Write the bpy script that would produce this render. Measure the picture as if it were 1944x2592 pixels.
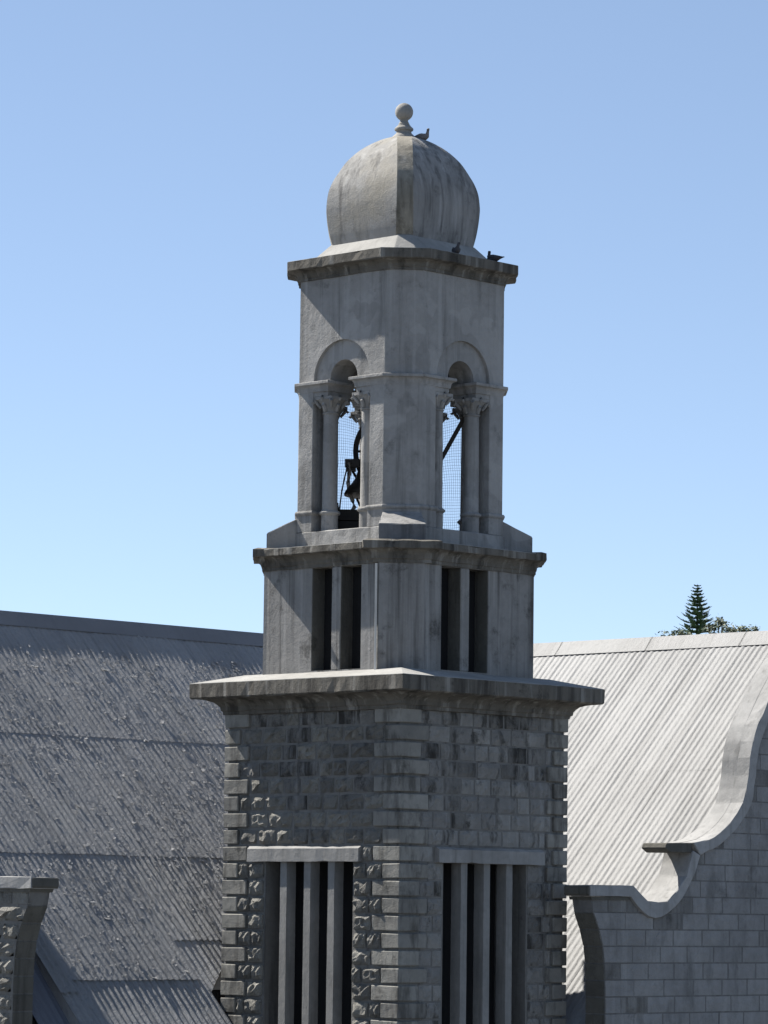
import bpy, bmesh, math, random
from mathutils import Vector, Matrix
random.seed(7)
S = bpy.context.scene
COL = S.collection
for o in list(bpy.data.objects):
    bpy.data.objects.remove(o, do_unlink=True)

# ------------------------------------------------------------------ camera
cd = bpy.data.cameras.new("camera"); cam = bpy.data.objects.new("camera", cd); COL.objects.link(cam)
cd.sensor_fit = 'HORIZONTAL'; cd.sensor_width = 36.0; cd.lens = 36.0 * 9360 / 1944
cd.clip_start = 0.5; cd.clip_end = 6000
_yaw, _pit, _rol = 0.80505607, 0.10792107, 0.01234199
_F = Vector((math.sin(_yaw), math.cos(_yaw), 0)); _R = Vector((math.cos(_yaw), -math.sin(_yaw), 0)); _U = Vector((0, 0, 1))
_fw = _F * math.cos(_pit) + _U * math.sin(_pit); _up = _U * math.cos(_pit) - _F * math.sin(_pit)
_r = _R * math.cos(_rol) + _up * math.sin(_rol); _u = _up * math.cos(_rol) - _R * math.sin(_rol)
M = Matrix((_r, _u, -_fw)).transposed().to_4x4()
M.translation = Vector((-34.74114818, -33.12239552, -0.83528142))
cam.matrix_world = M
S.camera = cam
S.render.resolution_x, S.render.resolution_y = 768, 1024

# ------------------------------------------------------------------ light
SUN_DIR = Vector((-0.335, 1.70, 1.915)).normalized()          # towards the sun
w = bpy.data.worlds.new("World"); S.world = w; w.use_nodes = True
nt = w.node_tree; bg = nt.nodes['Background']
sky = nt.nodes.new('ShaderNodeTexSky'); sky.sky_type = 'NISHITA'; sky.sun_disc = False
sky.sun_elevation = math.asin(SUN_DIR.z); sky.sun_rotation = math.atan2(SUN_DIR.x, SUN_DIR.y) % (2 * math.pi)
sky.altitude = 100; sky.air_density = 0.5; sky.dust_density = 0.0; sky.ozone_density = 2.4
gam = nt.nodes.new('ShaderNodeGamma'); gam.inputs[1].default_value = .71      # evens out the sky's gradient, all round alike
nt.links.new(sky.outputs[0], gam.inputs[0]); nt.links.new(gam.outputs[0], bg.inputs[0]); bg.inputs[1].default_value = 0.116
sd = bpy.data.lights.new("sun", 'SUN'); sun = bpy.data.objects.new("sun", sd); COL.objects.link(sun)
sd.energy = 4.5; sd.angle = math.radians(0.53); sd.color = (1.0, 0.955, 0.88)
sun.rotation_euler = (-SUN_DIR).to_track_quat('-Z', 'Y').to_euler(); sun.location = (-20, 40, 60)
S.view_settings.view_transform = 'Standard'; S.view_settings.look = 'None'
S.view_settings.exposure = 1.28; S.view_settings.gamma = 1.0; S.view_settings.use_curve_mapping = False

GROUND_Z = -9.5

# ------------------------------------------------------------------ materials
def nodes(m):
    m.use_nodes = True
    t = m.node_tree; b = t.nodes['Principled BSDF']
    return t, b
def mix(t, fac, a, b, mode='MIX'):
    n = t.nodes.new('ShaderNodeMix'); n.data_type = 'RGBA'; n.blend_type = mode
    for i, v in ((0, fac), (6, a), (7, b)):
        if hasattr(v, 'is_linked') or hasattr(v, 'links'): t.links.new(v, n.inputs[i])
        elif i == 0: n.inputs[0].default_value = v
        else: n.inputs[i].default_value = (*v, 1)
    return n.outputs[2]
def noise(t, scale, detail=4, rough=.6, vec=None, stretch=None):
    n = t.nodes.new('ShaderNodeTexNoise'); n.inputs['Scale'].default_value = scale
    n.inputs['Detail'].default_value = detail; n.inputs['Roughness'].default_value = rough
    src = vec
    if stretch:
        mp = t.nodes.new('ShaderNodeMapping'); mp.inputs['Scale'].default_value = stretch
        t.links.new(src, mp.inputs[0]); src = mp.outputs[0]
    t.links.new(src, n.inputs['Vector'])
    return n.outputs['Fac']
def ramp(t, v, lo, hi, a=0.0, b=1.0):
    n = t.nodes.new('ShaderNodeMapRange'); n.interpolation_type = 'SMOOTHSTEP'
    t.links.new(v, n.inputs[0])
    for i, x in enumerate((lo, hi, a, b)): n.inputs[i + 1].default_value = x
    return n.outputs[0]
def mul(t, a, b):
    n = t.nodes.new('ShaderNodeMath'); n.operation = 'MULTIPLY'
    for i, v in enumerate((a, b)):
        if hasattr(v, 'links'): t.links.new(v, n.inputs[i])
        else: n.inputs[i].default_value = v
    return n.outputs[0]
def bump(t, b, h, strength, dist):
    n = t.nodes.new('ShaderNodeBump'); n.inputs['Strength'].default_value = strength; n.inputs['Distance'].default_value = dist
    t.links.new(h, n.inputs['Height'])
    prev = b.inputs['Normal']
    if prev.is_linked: t.links.new(prev.links[0].from_socket, n.inputs['Normal'])
    t.links.new(n.outputs[0], b.inputs['Normal'])

def masonry(name, base, stain, stain_lo=.5, stain_hi=.72, streak=.6, blotch_scale=1.6, light=None, light_amt=.0,
            fine=.006, coarse=.0, coarse_scale=9, vary=0.0, streak_scale=(9, 9, .55), warm=None, patch=0.0):
    m = bpy.data.materials.new(name); t, b = nodes(m)
    g = t.nodes.new('ShaderNodeNewGeometry'); P = g.outputs['Position']
    n1 = noise(t, blotch_scale, 6, .62, P); n2 = noise(t, 11, 5, .65, P); n3 = noise(t, 1.0, 5, .6, P, streak_scale)
    col = mix(t, ramp(t, n1, .3, .7), tuple(c * .86 for c in base), tuple(c * 1.14 for c in base))
    if warm: col = mix(t, ramp(t, noise(t, .9, 4, .6, P), .45, .68, 0, .7), col, warm)
    col = mix(t, ramp(t, n2, .35, .7, 0, .38), col, tuple(c * .72 for c in base))
    col = mix(t, ramp(t, n3, stain_lo, stain_hi, 0, streak), col, stain)
    n4 = noise(t, 2.7, 7, .72, P)
    col = mix(t, ramp(t, n4, stain_lo + .06, stain_hi + .03, 0, min(.9, streak * 1.1)), col, stain)
    if patch:
        col = mix(t, ramp(t, noise(t, 1.15, 3, .5, P), .565, .585, 0, patch), col, tuple(min(1, c * 1.32) for c in base))
        col = mix(t, ramp(t, noise(t, 1.7, 3, .5, P), .60, .63, 0, patch), col, tuple(c * .62 for c in base))
    if light:
        n5 = noise(t, 1.3, 5, .6, P, (6, 6, .35))
        col = mix(t, ramp(t, n5, .52, .70, 0, light_amt), col, light)
    if vary:
        oi = t.nodes.new('ShaderNodeObjectInfo')
        col = mix(t, 1.0, col, mix(t, oi.outputs['Random'], (1 - vary,) * 3, (1 + vary, 1 + vary, 1 + vary * .9)), 'MULTIPLY')
    t.links.new(col, b.inputs['Base Color'])
    b.inputs['Roughness'].default_value = .92; b.inputs['Specular IOR Level'].default_value = .25
    if coarse: bump(t, b, noise(t, coarse_scale, 6, .7, P), 1.0, coarse)
    bump(t, b, noise(t, 55, 5, .7, P), .8, fine)
    return m

MAT = {}
MAT['render'] = masonry('cement_render', (.284, .276, .264), (.085, .082, .076), .48, .72, .66, 1.1, light=(.37, .363, .35), light_amt=.45, fine=.006, coarse=.016, coarse_scale=6, streak_scale=(6, 6, .35), patch=.4)
MAT['stage'] = masonry('streaked_render', (.232, .226, .216), (.055, .052, .048), .45, .68, .8, 1.0, light=(.34, .332, .318), light_amt=.5, fine=.006, coarse=.014, coarse_scale=6, streak_scale=(8, 8, .22))
MAT['dome'] = masonry('dome_render', (.285, .277, .264), (.08, .077, .073), .50, .72, .74, 1.3, light=(.44, .43, .41), light_amt=.4, fine=.006, coarse=.014, coarse_scale=5, streak_scale=(7, 7, .4), warm=(.27, .245, .195))
MAT['dome_strip'] = masonry('dome_corner_strip', (.255, .235, .195), (.085, .077, .062), .44, .66, .75, 1.5, light=(.40, .38, .34), light_amt=.4, fine=.006, coarse=.012, coarse_scale=5, streak_scale=(6, 6, .5))
MAT['dome_worn'] = masonry('dome_streaked_side', (.262, .255, .245), (.075, .073, .069), .46, .68, .68, 1.0, light=(.42, .412, .40), light_amt=.55, fine=.006, coarse=.012, coarse_scale=5, streak_scale=(9, 9, .35))
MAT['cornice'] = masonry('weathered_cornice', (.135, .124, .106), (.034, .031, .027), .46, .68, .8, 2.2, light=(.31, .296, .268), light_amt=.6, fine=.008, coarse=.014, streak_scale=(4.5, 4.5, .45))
MAT['pale'] = masonry('sunlit_edge_tone', (.55, .53, .49), (.3, .29, .27), .55, .8, .4, fine=.003)  # pale tone stands for sunlight on the corner's edge
MAT['dirty'] = masonry('dirty_render', (.15, .15, .152), (.06, .06, .06), .46, .7, .7, 2.0, fine=.006, coarse=.010)
MAT['cap'] = masonry('weathering_cap', (.295, .288, .272), (.13, .126, .117), .53, .8, .5, fine=.005, coarse=.008)
MAT['core'] = masonry('mortar', (.175, .170, .160), (.06, .058, .055), .5, .7, .7, fine=.008, coarse=.012)
MAT['quoin'] = masonry('dressed_quoin', (.220, .213, .195), (.062, .059, .053), .46, .68, .74, 2.2, fine=.006, coarse=.014, vary=.15, streak_scale=(6, 6, 1.6))
MAT['rough'] = masonry('rock_faced_stone', (.275, .268, .255), (.055, .053, .049), .52, .68, .85, 2.6, light=(.37, .364, .354), light_amt=.6, fine=.014, coarse=.040, coarse_scale=22, vary=.15, streak_scale=(5, 5, 2.0))
MAT['rough_dark'] = masonry('lichen_black_stone', (.195, .189, .178), (.042, .040, .037), .45, .64, .9, 3.2, light=(.30, .294, .284), light_amt=.7, fine=.014, coarse=.045, coarse_scale=22, vary=.16, streak_scale=(5, 5, 1.4))
MAT['rock'] = masonry('rock_faced_stone_clean', (.285, .275, .252), (.07, .067, .06), .53, .70, .65, 2.4, light=(.36, .35, .325), light_amt=.4, fine=.016, coarse=.075, coarse_scale=30, vary=.24, streak_scale=(6, 6, 3.0))
MAT['block'] = masonry('gable_block', (.262, .259, .256), (.12, .118, .115), .50, .72, .7, 1.3, light=(.33, .328, .322), light_amt=.4, fine=.008, coarse=.028, coarse_scale=14, vary=.06, streak_scale=(3.5, 3.5, 1.2))
MAT['block_dirty'] = masonry('stained_gable_block', (.20, .195, .187), (.085, .082, .077), .46, .68, .8, 1.6, light=(.29, .286, .28), light_amt=.6, fine=.008, coarse=.028, coarse_scale=14, vary=.15, streak_scale=(5, 5, .8))
MAT['gable_mortar'] = masonry('gable_mortar', (.165, .162, .158), (.10, .098, .095), .5, .72, .7, 1.3, fine=.008, coarse=.016)
MAT['coping'] = masonry('painted_coping', (.305, .301, .294), (.14, .137, .13), .52, .75, .55, fine=.004, coarse=.006)
MAT['kneeler'] = masonry('dark_kneeler_stone', (.11, .105, .092), (.045, .043, .037), .5, .7, .6, fine=.008, coarse=.016, vary=.16)
MAT['lintel'] = masonry('cast_lintel', (.262, .256, .245), (.115, .112, .106), .52, .76, .55, fine=.004, coarse=.008)
MAT['mullion'] = masonry('cast_mullion', (.228, .224, .215), (.105, .103, .097), .5, .74, .5, fine=.005, coarse=.008)
MAT['dark'] = masonry('dark_interior', (.014, .014, .015), (.008, .008, .008), fine=.003)  # near-black tone stands for the unlit space behind the openings

def metal_roof(name, base, dirt, amt, axis, rough, bumpd, patch=None):
    m = bpy.data.materials.new(name); t, b = nodes(m)
    g = t.nodes.new('ShaderNodeNewGeometry'); P = g.outputs['Position']
    st = (.22, 7.0, .22) if axis == 'x' else (7.0, .3, .3)
    n = noise(t, 1.0, 6, .62, P, st); n2 = noise(t, .8, 5, .6, P); n3 = noise(t, 9, 5, .7, P)
    col = mix(t, ramp(t, n2, .3, .7), tuple(c * .9 for c in base), tuple(c * 1.07 for c in base))
    col = mix(t, ramp(t, n, .5, .74, 0, amt), col, dirt)
    col = mix(t, ramp(t, n3, .55, .75, 0, amt * .6), col, dirt)
    oi = t.nodes.new('ShaderNodeObjectInfo')
    col = mix(t, 1.0, col, mix(t, oi.outputs['Random'], (.95,) * 3, (1.05,) * 3), 'MULTIPLY')
    t.links.new(col, b.inputs['Base Color']); b.inputs['Roughness'].default_value = rough
    b.inputs['Specular IOR Level'].default_value = .3
    bump(t, b, noise(t, 7, 4, .6, P), 1.0, bumpd * 1.2)
    bump(t, b, noise(t, 26, 6, .75, P), 1.0, bumpd)
    return m
MAT['roof_left'] = metal_roof('peeling_grey_roof_paint', (.282, .283, .287), (.155, .156, .158), .75, 'y', .75, .036)
MAT['roof_right'] = metal_roof('white_roof_paint', (.207, .207, .206), (.112, .111, .109), .65, 'x', .6, .008)
MAT['ridge_left'] = metal_roof('ridge_shade_tone', (.175, .178, .188), (.11, .11, .12), .5, 'y', .8, .004)  # cap darkened to continue the shadow band below the ridge
MAT['shade_tone'] = metal_roof('roof_shade_tone', (.11, .115, .135), (.06, .06, .07), .5, 'y', .7, .006)  # dark tone stands for shade beside the gable and under the roofs
MAT['deck'] = metal_roof('roof_underlay', (.12, .12, .12), (.08, .08, .08), .4, 'x', .8, .004)

def plain(name, c, rough=.7, metallic=0, var=.25, scale=20):
    m = bpy.data.materials.new(name); t, b = nodes(m)
    g = t.nodes.new('ShaderNodeNewGeometry')
    n = noise(t, scale, 4, .6, g.outputs['Position'])
    t.links.new(mix(t, n, tuple(x * (1 - var) for x in c), tuple(x * (1 + var) for x in c)), b.inputs['Base Color'])
    b.inputs['Roughness'].default_value = rough; b.inputs['Metallic'].default_value = metallic
    return m
MAT['iron'] = plain('rusty_iron', (.045, .038, .034), .7)
MAT['bronze'] = plain('dark_bronze', (.05, .042, .034), .5, .6)
MAT['strap'] = plain('pale_strap', (.33, .30, .27), .8)
MAT['timber'] = plain('dark_timber', (.03, .026, .022), .85)
MAT['net'] = plain('grey_netting', (.20, .22, .26), .8)
MAT['pigeon'] = plain('pigeon_feathers', (.035, .034, .04), .7, 0, .5, 30)
MAT['dove'] = plain('pale_pigeon_feathers', (.17, .155, .15), .8, 0, .5, 40)
MAT['beak'] = plain('pigeon_beak', (.05, .045, .04), .6)
MAT['bark'] = plain('bark', (.09, .07, .055), .9, 0, .4, 6)
MAT['ground'] = plain('dry_ground', (.105, .104, .100), .95, 0, .3, .15)
def leafmat(name, c, var):
    m = bpy.data.materials.new(name); t, b = nodes(m)
    g = t.nodes.new('ShaderNodeNewGeometry')
    n = noise(t, .9, 4, .6, g.outputs['Position']); n2 = noise(t, 7, 2, .6, g.outputs['Position'])
    col = mix(t, ramp(t, n, .35, .65), tuple(x * (1 - var) for x in c), tuple(x * (1 + var) for x in c))
    col = mix(t, ramp(t, n2, .45, .7, 0, .5), col, (c[0] * 1.7, c[1] * 1.5, c[2] * 1.1))
    t.links.new(col, b.inputs['Base Color']); b.inputs['Roughness'].default_value = .65
    return m
MAT['pine'] = leafmat('pine_needles', (.052, .098, .046), .4)
MAT['leaf'] = leafmat('broad_leaves', (.050, .072, .026), .35)

# ------------------------------------------------------------------ mesh builder
class MB:
    def __init__(s): s.v = []; s.f = []
    def add(s, vs, fs):
        o = len(s.v); s.v += [tuple(p) for p in vs]; s.f += [tuple(i + o for i in f) for f in fs]; return s
    def box(s, x0, x1, y0, y1, z0, z1):
        return s.add([(x0, y0, z0), (x1, y0, z0), (x1, y1, z0), (x0, y1, z0), (x0, y0, z1), (x1, y0, z1), (x1, y1, z1), (x0, y1, z1)],
                     [(0, 3, 2, 1), (4, 5, 6, 7), (0, 1, 5, 4), (1, 2, 6, 5), (2, 3, 7, 6), (3, 0, 4, 7)])
    def loft(s, rings, cap0=True, cap1=True, closed=True):
        n = len(rings[0]); o = len(s.v)
        for r in rings: s.v += [tuple(p) for p in r]
        for k in range(len(rings) - 1):
            for i in range(n if closed else n - 1):
                j = (i + 1) % n
                s.f.append((o + k * n + i, o + k * n + j, o + (k + 1) * n + j, o + (k + 1) * n + i))
        if cap0: s.f.append(tuple(o + i for i in reversed(range(n))))
        if cap1: s.f.append(tuple(o + (len(rings) - 1) * n + i for i in range(n)))
        return s
    def prism(s, poly, z0, z1): return s.loft([[(x, y, z0) for x, y in poly], [(x, y, z1) for x, y in poly]])
    def lathe(s, c, prof, n=24):
        rings = [[(c[0] + r * math.cos(2 * math.pi * i / n), c[1] + r * math.sin(2 * math.pi * i / n), z) for i in range(n)] for r, z in prof]
        return s.loft(rings)
    def tube(s, pts, r, n=6):
        pts = [Vector(p) for p in pts]; rings = []
        for i, p in enumerate(pts):
            d = (pts[min(i + 1, len(pts) - 1)] - pts[max(i - 1, 0)]).normalized()
            a = d.cross(Vector((0, 0, 1)));
            if a.length < .05: a = d.cross(Vector((1, 0, 0)))
            a.normalize(); b = d.cross(a)
            rr = r[i] if isinstance(r, (list, tuple)) else r
            rings.append([p + (a * math.cos(2 * math.pi * k / n) + b * math.sin(2 * math.pi * k / n)) * rr for k in range(n)])
        return s.loft(rings)
    def bar(s, a, b, wd, ht):
        a, b = Vector(a), Vector(b); d = (b - a).normalized(); x = d.cross(Vector((0, 0, 1)))
        if x.length < .05: x = Vector((1, 0, 0))
        x.normalize(); y = d.cross(x)
        return s.loft([[p + x * wd / 2 * i + y * ht / 2 * j for i, j in ((-1, -1), (1, -1), (1, 1), (-1, 1))] for p in (a, b)])
    def mesh(s, name, smooth=False, bev=0, seg=1):
        me = bpy.data.meshes.new(name); me.from_pydata(s.v, [], s.f); me.update()
        bm = bmesh.new(); bm.from_mesh(me)
        bmesh.ops.recalc_face_normals(bm, faces=bm.faces)
        if bev:
            bmesh.ops.bevel(bm, geom=[e for e in bm.edges if len(e.link_faces) == 2 and e.calc_face_angle(0) > .5], offset=bev, segments=seg, affect='EDGES', clamp_overlap=True)
        big = [f for f in bm.faces if len(f.verts) > 4]
        if big: bmesh.ops.triangulate(bm, faces=big)
        bm.to_mesh(me); bm.free()
        if smooth:
            for p in me.polygons: p.use_smooth = True
            me.set_sharp_from_angle(angle=math.radians(38))
        return me

def part(name, mb, mat, parent=None, smooth=False, bev=0, seg=1, label=None, kind=None):
    me = mb.mesh(name, smooth, bev, seg) if isinstance(mb, MB) else mb
    if mat and not me.materials: me.materials.append(MAT[mat])
    o = bpy.data.objects.new(name, me); COL.objects.link(o)
    if parent:
        o.parent = parent
        if parent.type == 'EMPTY': o.location = -Vector(parent.location)
    if label: o['label'] = label
    if kind: o['kind'] = kind
    return o
def thing(name, label, cat, loc, group=None):
    o = bpy.data.objects.new(name, None); COL.objects.link(o); o.location = loc; o.empty_display_size = .3
    o['label'] = label; o['category'] = cat
    if group: o['group'] = group
    return o
def tag(o, label, cat, group=None):
    o['label'] = label; o['category'] = cat
    if group: o['group'] = group
    return o
def inst(name, me, parent, loc, rotz=0, scale=(1, 1, 1)):
    o = bpy.data.objects.new(name, me); COL.objects.link(o); o.parent = parent
    o.location = loc; o.rotation_euler = (0, 0, rotz); o.scale = scale
    return o

def wear(o, step=.14, jit=.005, chip=.016, pc=.05, seed=1):
    r = random.Random(seed); bm = bmesh.new(); bm.from_mesh(o.data)
    for _ in range(5):
        es = [e for e in bm.edges if e.calc_length() > step * 1.5]
        if not es: break
        bmesh.ops.subdivide_edges(bm, edges=es, cuts=1)
    for v in bm.verts:
        a = max((e.calc_face_angle(0) for e in v.link_edges if len(e.link_faces) == 2), default=0)
        k = 1 if a > .25 else .4
        d = v.normal * (-(chip * r.uniform(.4, 1)) if (a > .5 and r.random() < pc) else r.uniform(-jit, jit) * k)
        v.co += d
    big = [f for f in bm.faces if len(f.verts) > 4]
    if big: bmesh.ops.triangulate(bm, faces=big)
    bm.to_mesh(o.data); bm.free(); return o
def octo(a, y1):
    return [(a, -y1), (a, y1), (y1, a), (-y1, a), (-a, y1), (-a, -y1), (-y1, -a), (y1, -a)]
def octo_off(a, y1, o): return octo(a + o, y1 + .4142 * o)
def offset_poly(poly, d):
    out = []; n = len(poly)
    area = sum(poly[i][0] * poly[(i + 1) % n][1] - poly[(i + 1) % n][0] * poly[i][1] for i in range(n))
    sg = 1 if area > 0 else -1
    for i in range(n):
        p0, p1, p2 = (Vector(poly[k % n]) for k in (i - 1, i, i + 1))
        e1 = (p1 - p0).normalized(); e2 = (p2 - p1).normalized()
        n1 = Vector((e1.y, -e1.x)) * sg; n2 = Vector((e2.y, -e2.x)) * sg
        m = n1 + n2; m = m / max(.2, m.dot(n1))
        out.append(tuple(p1 + m * d))
    return out
def sweep(mb, poly, prof):
    return mb.loft([[(x, y, z) for x, y in offset_poly(poly, o)] for o, z in prof])
def cove(o0, z0, o1, z1, n=6):
    return [(o0 + (o1 - o0) * (1 - math.cos(t * math.pi / 2)), z0 + (z1 - z0) * math.sin(t * math.pi / 2)) for t in [i / n for i in range(n + 1)]]

# ------------------------------------------------------------------ ground, sky structure
gm = MB(); gm.add([(-2500, -2500, GROUND_Z), (2500, -2500, GROUND_Z), (2500, 2500, GROUND_Z), (-2500, 2500, GROUND_Z)], [(0, 1, 2, 3)])
part('ground', gm, 'ground', kind='structure')

# ------------------------------------------------------------------ church wings
SLOPE0 = (2.2, -1.73)
def roof_z(s): return SLOPE0[1] + (s - SLOPE0[0])
RIDGE = 7.12
MAPB = lambda s, d: (s, d)
MAPA = lambda s, d: (d - 2.85, s)

LOW_TOP = [(1.19, -.454), (2.039, -.447), (2.353, -.647), (2.55, -.655), (2.721, -.643), (2.932, -.501), (3.118, -.313), (3.211, -.108), (3.256, .03)]
LOW_BOT = [(1.19, -.597), (1.988, -.592), (2.119, -.711), (2.249, -.793), (2.36, -.845), (2.485, -.866), (2.61, -.85), (2.722, -.805), (2.90, -.71), (3.04, -.601), (3.199, -.413), (3.306, -.259), (3.407, -.037)]
UP_TOP = [(3.255, .128), (3.36, .142), (3.584, .18), (3.70, .222), (3.809, .274), (3.93, .34), (4.036, .412), (4.188, .54), (4.31, .686), (4.386, .879), (4.432, 1.052), (4.462, 1.292), (4.523, 1.514), (4.631, 1.749), (4.739, 1.908), (4.95, 2.2), (5.2, 2.5), (5.5, 2.8), (5.9, 3.12), (6.3, 3.36), (6.70, 3.47)]
UP_BOT = [(3.413, -.03), (3.555, .024), (3.68, .055), (3.78, .095), (3.92, .165), (4.037, .242), (4.16, .325), (4.265, .418), (4.35, .495), (4.418, .575), (4.48, .67), (4.525, .768), (4.586, 1.057), (4.616, 1.25), (4.663, 1.443), (4.74, 1.61), (4.833, 1.768), (5.04, 2.07), (5.29, 2.37), (5.58, 2.66), (5.96, 2.97), (6.33, 3.20), (6.70, 3.30)]
END_FRONT = [(1.26, -.60), (1.307, -.80), (1.38, -.935), (1.45, -1.09), (1.50, -1.25), (1.53, -1.45), (1.545, -1.75), (1.548, -2.2), (1.548, GROUND_Z)]

def interp(pts, x):
    if x <= pts[0][0]: return pts[0][1]
    for (x0, y0), (x1, y1) in zip(pts, pts[1:]):
        if x <= x1: return y0 + (y1 - y0) * (x - x0) / max(1e-6, x1 - x0)
    return pts[-1][1]
WALL_TOP = [(1.19, -.60), (1.985, -.597), (2.119, -.70), (2.249, -.78), (2.485, -.85), (2.722, -.79), (3.04, -.585), (3.199, -.40), (3.306, -.24), (3.40, -.02)] + [(x, z + .02) for x, z in UP_BOT[1:]]
def end_s(z): return interp([(p[1], p[0]) for p in reversed(END_FRONT)], z)

def extrude_d(mb, poly, d0, d1, mp):
    return mb.loft([[(*mp(s, d), z) for s, z in poly] for d in (d0, d1)])

def wing(tagname, mp, roofmat, roof_parts, label, blocks, loc):
    t = thing('church_wing', label, 'church wing', loc)
    UT, UB = UP_TOP[:-1] + [(RIDGE, 3.50)], UP_BOT[:-1] + [(RIDGE, 3.33)]
    # masonry body and gable wall
    b = MB(); P0 = mp(2.0, -1.93); P1 = mp(11.1, 13.0)
    b.box(min(P0[0], P1[0]), max(P0[0], P1[0]), P0[1] + (.5 if tagname == 'a' else 0), P1[1], GROUND_Z, -3.3)
    part('side_wall', b, 'block', t)
    poly = [(z_s, z) for z_s, z in END_FRONT]
    WT = WALL_TOP[:-1] + [(RIDGE, WALL_TOP[-1][1])]
    top = WT + [(RIDGE * 2 - x, z) for x, z in reversed(WT[:-1])]
    left = list(reversed(poly)); right = [(RIDGE * 2 - s, z) for s, z in poly]
    g = MB(); extrude_d(g, left + top[1:-1] + right, -2.25, -1.93, mp)
    gw = part('gable_wall', g, 'gable_mortar' if tagname == 'b' else 'core', t)
    # coping pieces
    def ribbon(a, bb, d0, d1):
        m = MB(); extrude_d(m, a + list(reversed(bb)), d0, d1, mp); return m
    wear(part('coping', ribbon(LOW_TOP, LOW_BOT, -2.30, -1.86), 'coping', t, bev=.008), seed=31, jit=.004, chip=.012)
    wear(part('coping', ribbon(UT, UB, -2.302, -1.862), 'coping', t, bev=.008), seed=32, jit=.004, chip=.012)
    mir = lambda L: [(2 * RIDGE - x, z) for x, z in reversed(L)]
    part('coping', ribbon(mir(LOW_TOP), mir(LOW_BOT), -2.30, -1.86), 'coping', t)
    part('coping', ribbon(mir(UT), mir(UB), -2.302, -1.862), 'coping', t)
    m = MB(); extrude_d(m, [(1.23, -.598), (1.985, -.594), (1.985, -.635), (1.25, -.64)], -2.275, -1.90, mp); part('cap_moulding', m, 'kneeler', t)
    m = MB(); extrude_d(m, [(1.19, -.455), (1.19, -.596), (1.165, -.57), (1.165, -.475)], -2.29, -1.87, mp); part('kneeler_cap_end', m, 'kneeler', t, bev=.01)
    m = MB(); extrude_d(m, [(2.735, .115), (3.252, .127), (3.250, -.006), (2.805, -.010), (2.70, .045)], -2.29, -1.87, mp); part('springer_stone', m, 'kneeler', t, bev=.012)
    fil = MB(); rows = [[], [], []]
    tops = LOW_TOP[1:-1] + UP_TOP
    dense = [(a0[0] + (a1[0] - a0[0]) * q / 5, a0[1] + (a1[1] - a0[1]) * q / 5) for a0, a1 in zip(tops, tops[1:]) for q in range(5)]
    for sv, zc_ in dense:
        zr = max(roof_z(sv) + .022, zc_ - .003)
        rows[0].append((*mp(sv, -2.08), zc_ + .003)); rows[1].append((*mp(sv - .01, -1.83), zr)); rows[2].append((*mp(sv, -1.78), roof_z(sv) - .02))
    fil.loft(rows, False, False, closed=False)
    part('cement_fillet', fil, 'coping', t, smooth=True)
    # roof
    tp = MB()
    s0 = roof_parts['eave']
    e = -.07
    dmax = roof_parts['d1']
    vs = lambda s, d, dz: (*mp(s, d), roof_z(s) + dz)
    dv = roof_parts['valley']
    cut = roof_parts['deck_s0']
    dk0 = -1.36 if tagname == 'a' else -1.80
    tp.add([vs(cut, dk0, e), vs(RIDGE, dk0, e), vs(RIDGE, dv(RIDGE), e), vs(cut, dv(cut), e)], [(0, 1, 2, 3)])
    back = lambda s, d: (*mp(s, d), roof_z(2 * RIDGE - s) + e)
    tp.add([vs(RIDGE, -1.93, e), back(11.6, -1.93), back(11.6, dmax), vs(RIDGE, dmax, e)], [(0, 1, 2, 3)])
    rf = part('roof', tp, 'deck', t)
    return t, gw, rf

PITCH = .106
_rr = random.Random(77); RIBS = [_rr.uniform(.5, 1.0) for _ in range(400)]
def rib(d):
    q = d / PITCH + 60; k = int(math.floor(q + .5)); return RIBS[k % 400]
def sheet(mp, d0, d1, s0, s1, lift0, lift1, rnd, valley=None, amp=.017, segs=4, clip=None, wav=0.0):
    """one corrugated sheet; s0 is its lower edge, s1 its upper edge; lifts are along the roof's normal"""
    m = MB(); n = max(2, int(round((d1 - d0) / PITCH * 8))); tilt = rnd.uniform(-.0015, .0015); rows = []
    for k in range(segs + 1):
        f = k / segs; row = []
        for i in range(n + 1):
            d = d0 + (d1 - d0) * i / n
            lo = s0
            if valley: lo = max(lo, valley(d))
            if clip: lo = max(lo, clip(d))
            lo = min(lo, s1 - .01)
            s = lo + (s1 - lo) * f
            h = amp * rib(d) * (.5 + .5 * math.cos(2 * math.pi * d / PITCH)) * 2 - amp + lift0 + (lift1 - lift0) * f + (wav * (math.sin(d * 2.3 + s * 1.1) * math.sin(s * 2.9 + d) ) if wav else 0) + tilt * (i / n - .5) * 2 + rnd.uniform(-.0008, .0008)
            row.append((*mp(s - h * .7071, d), roof_z(s) + h * .7071))
        rows.append(row)
    # folded lower lip gives the sheet its visible edge
    lip = [(*mp(s, d), 0) for s, d in ()]
    m.loft(rows, False, False, closed=False)
    return m

rnd = random.Random(3)
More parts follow.
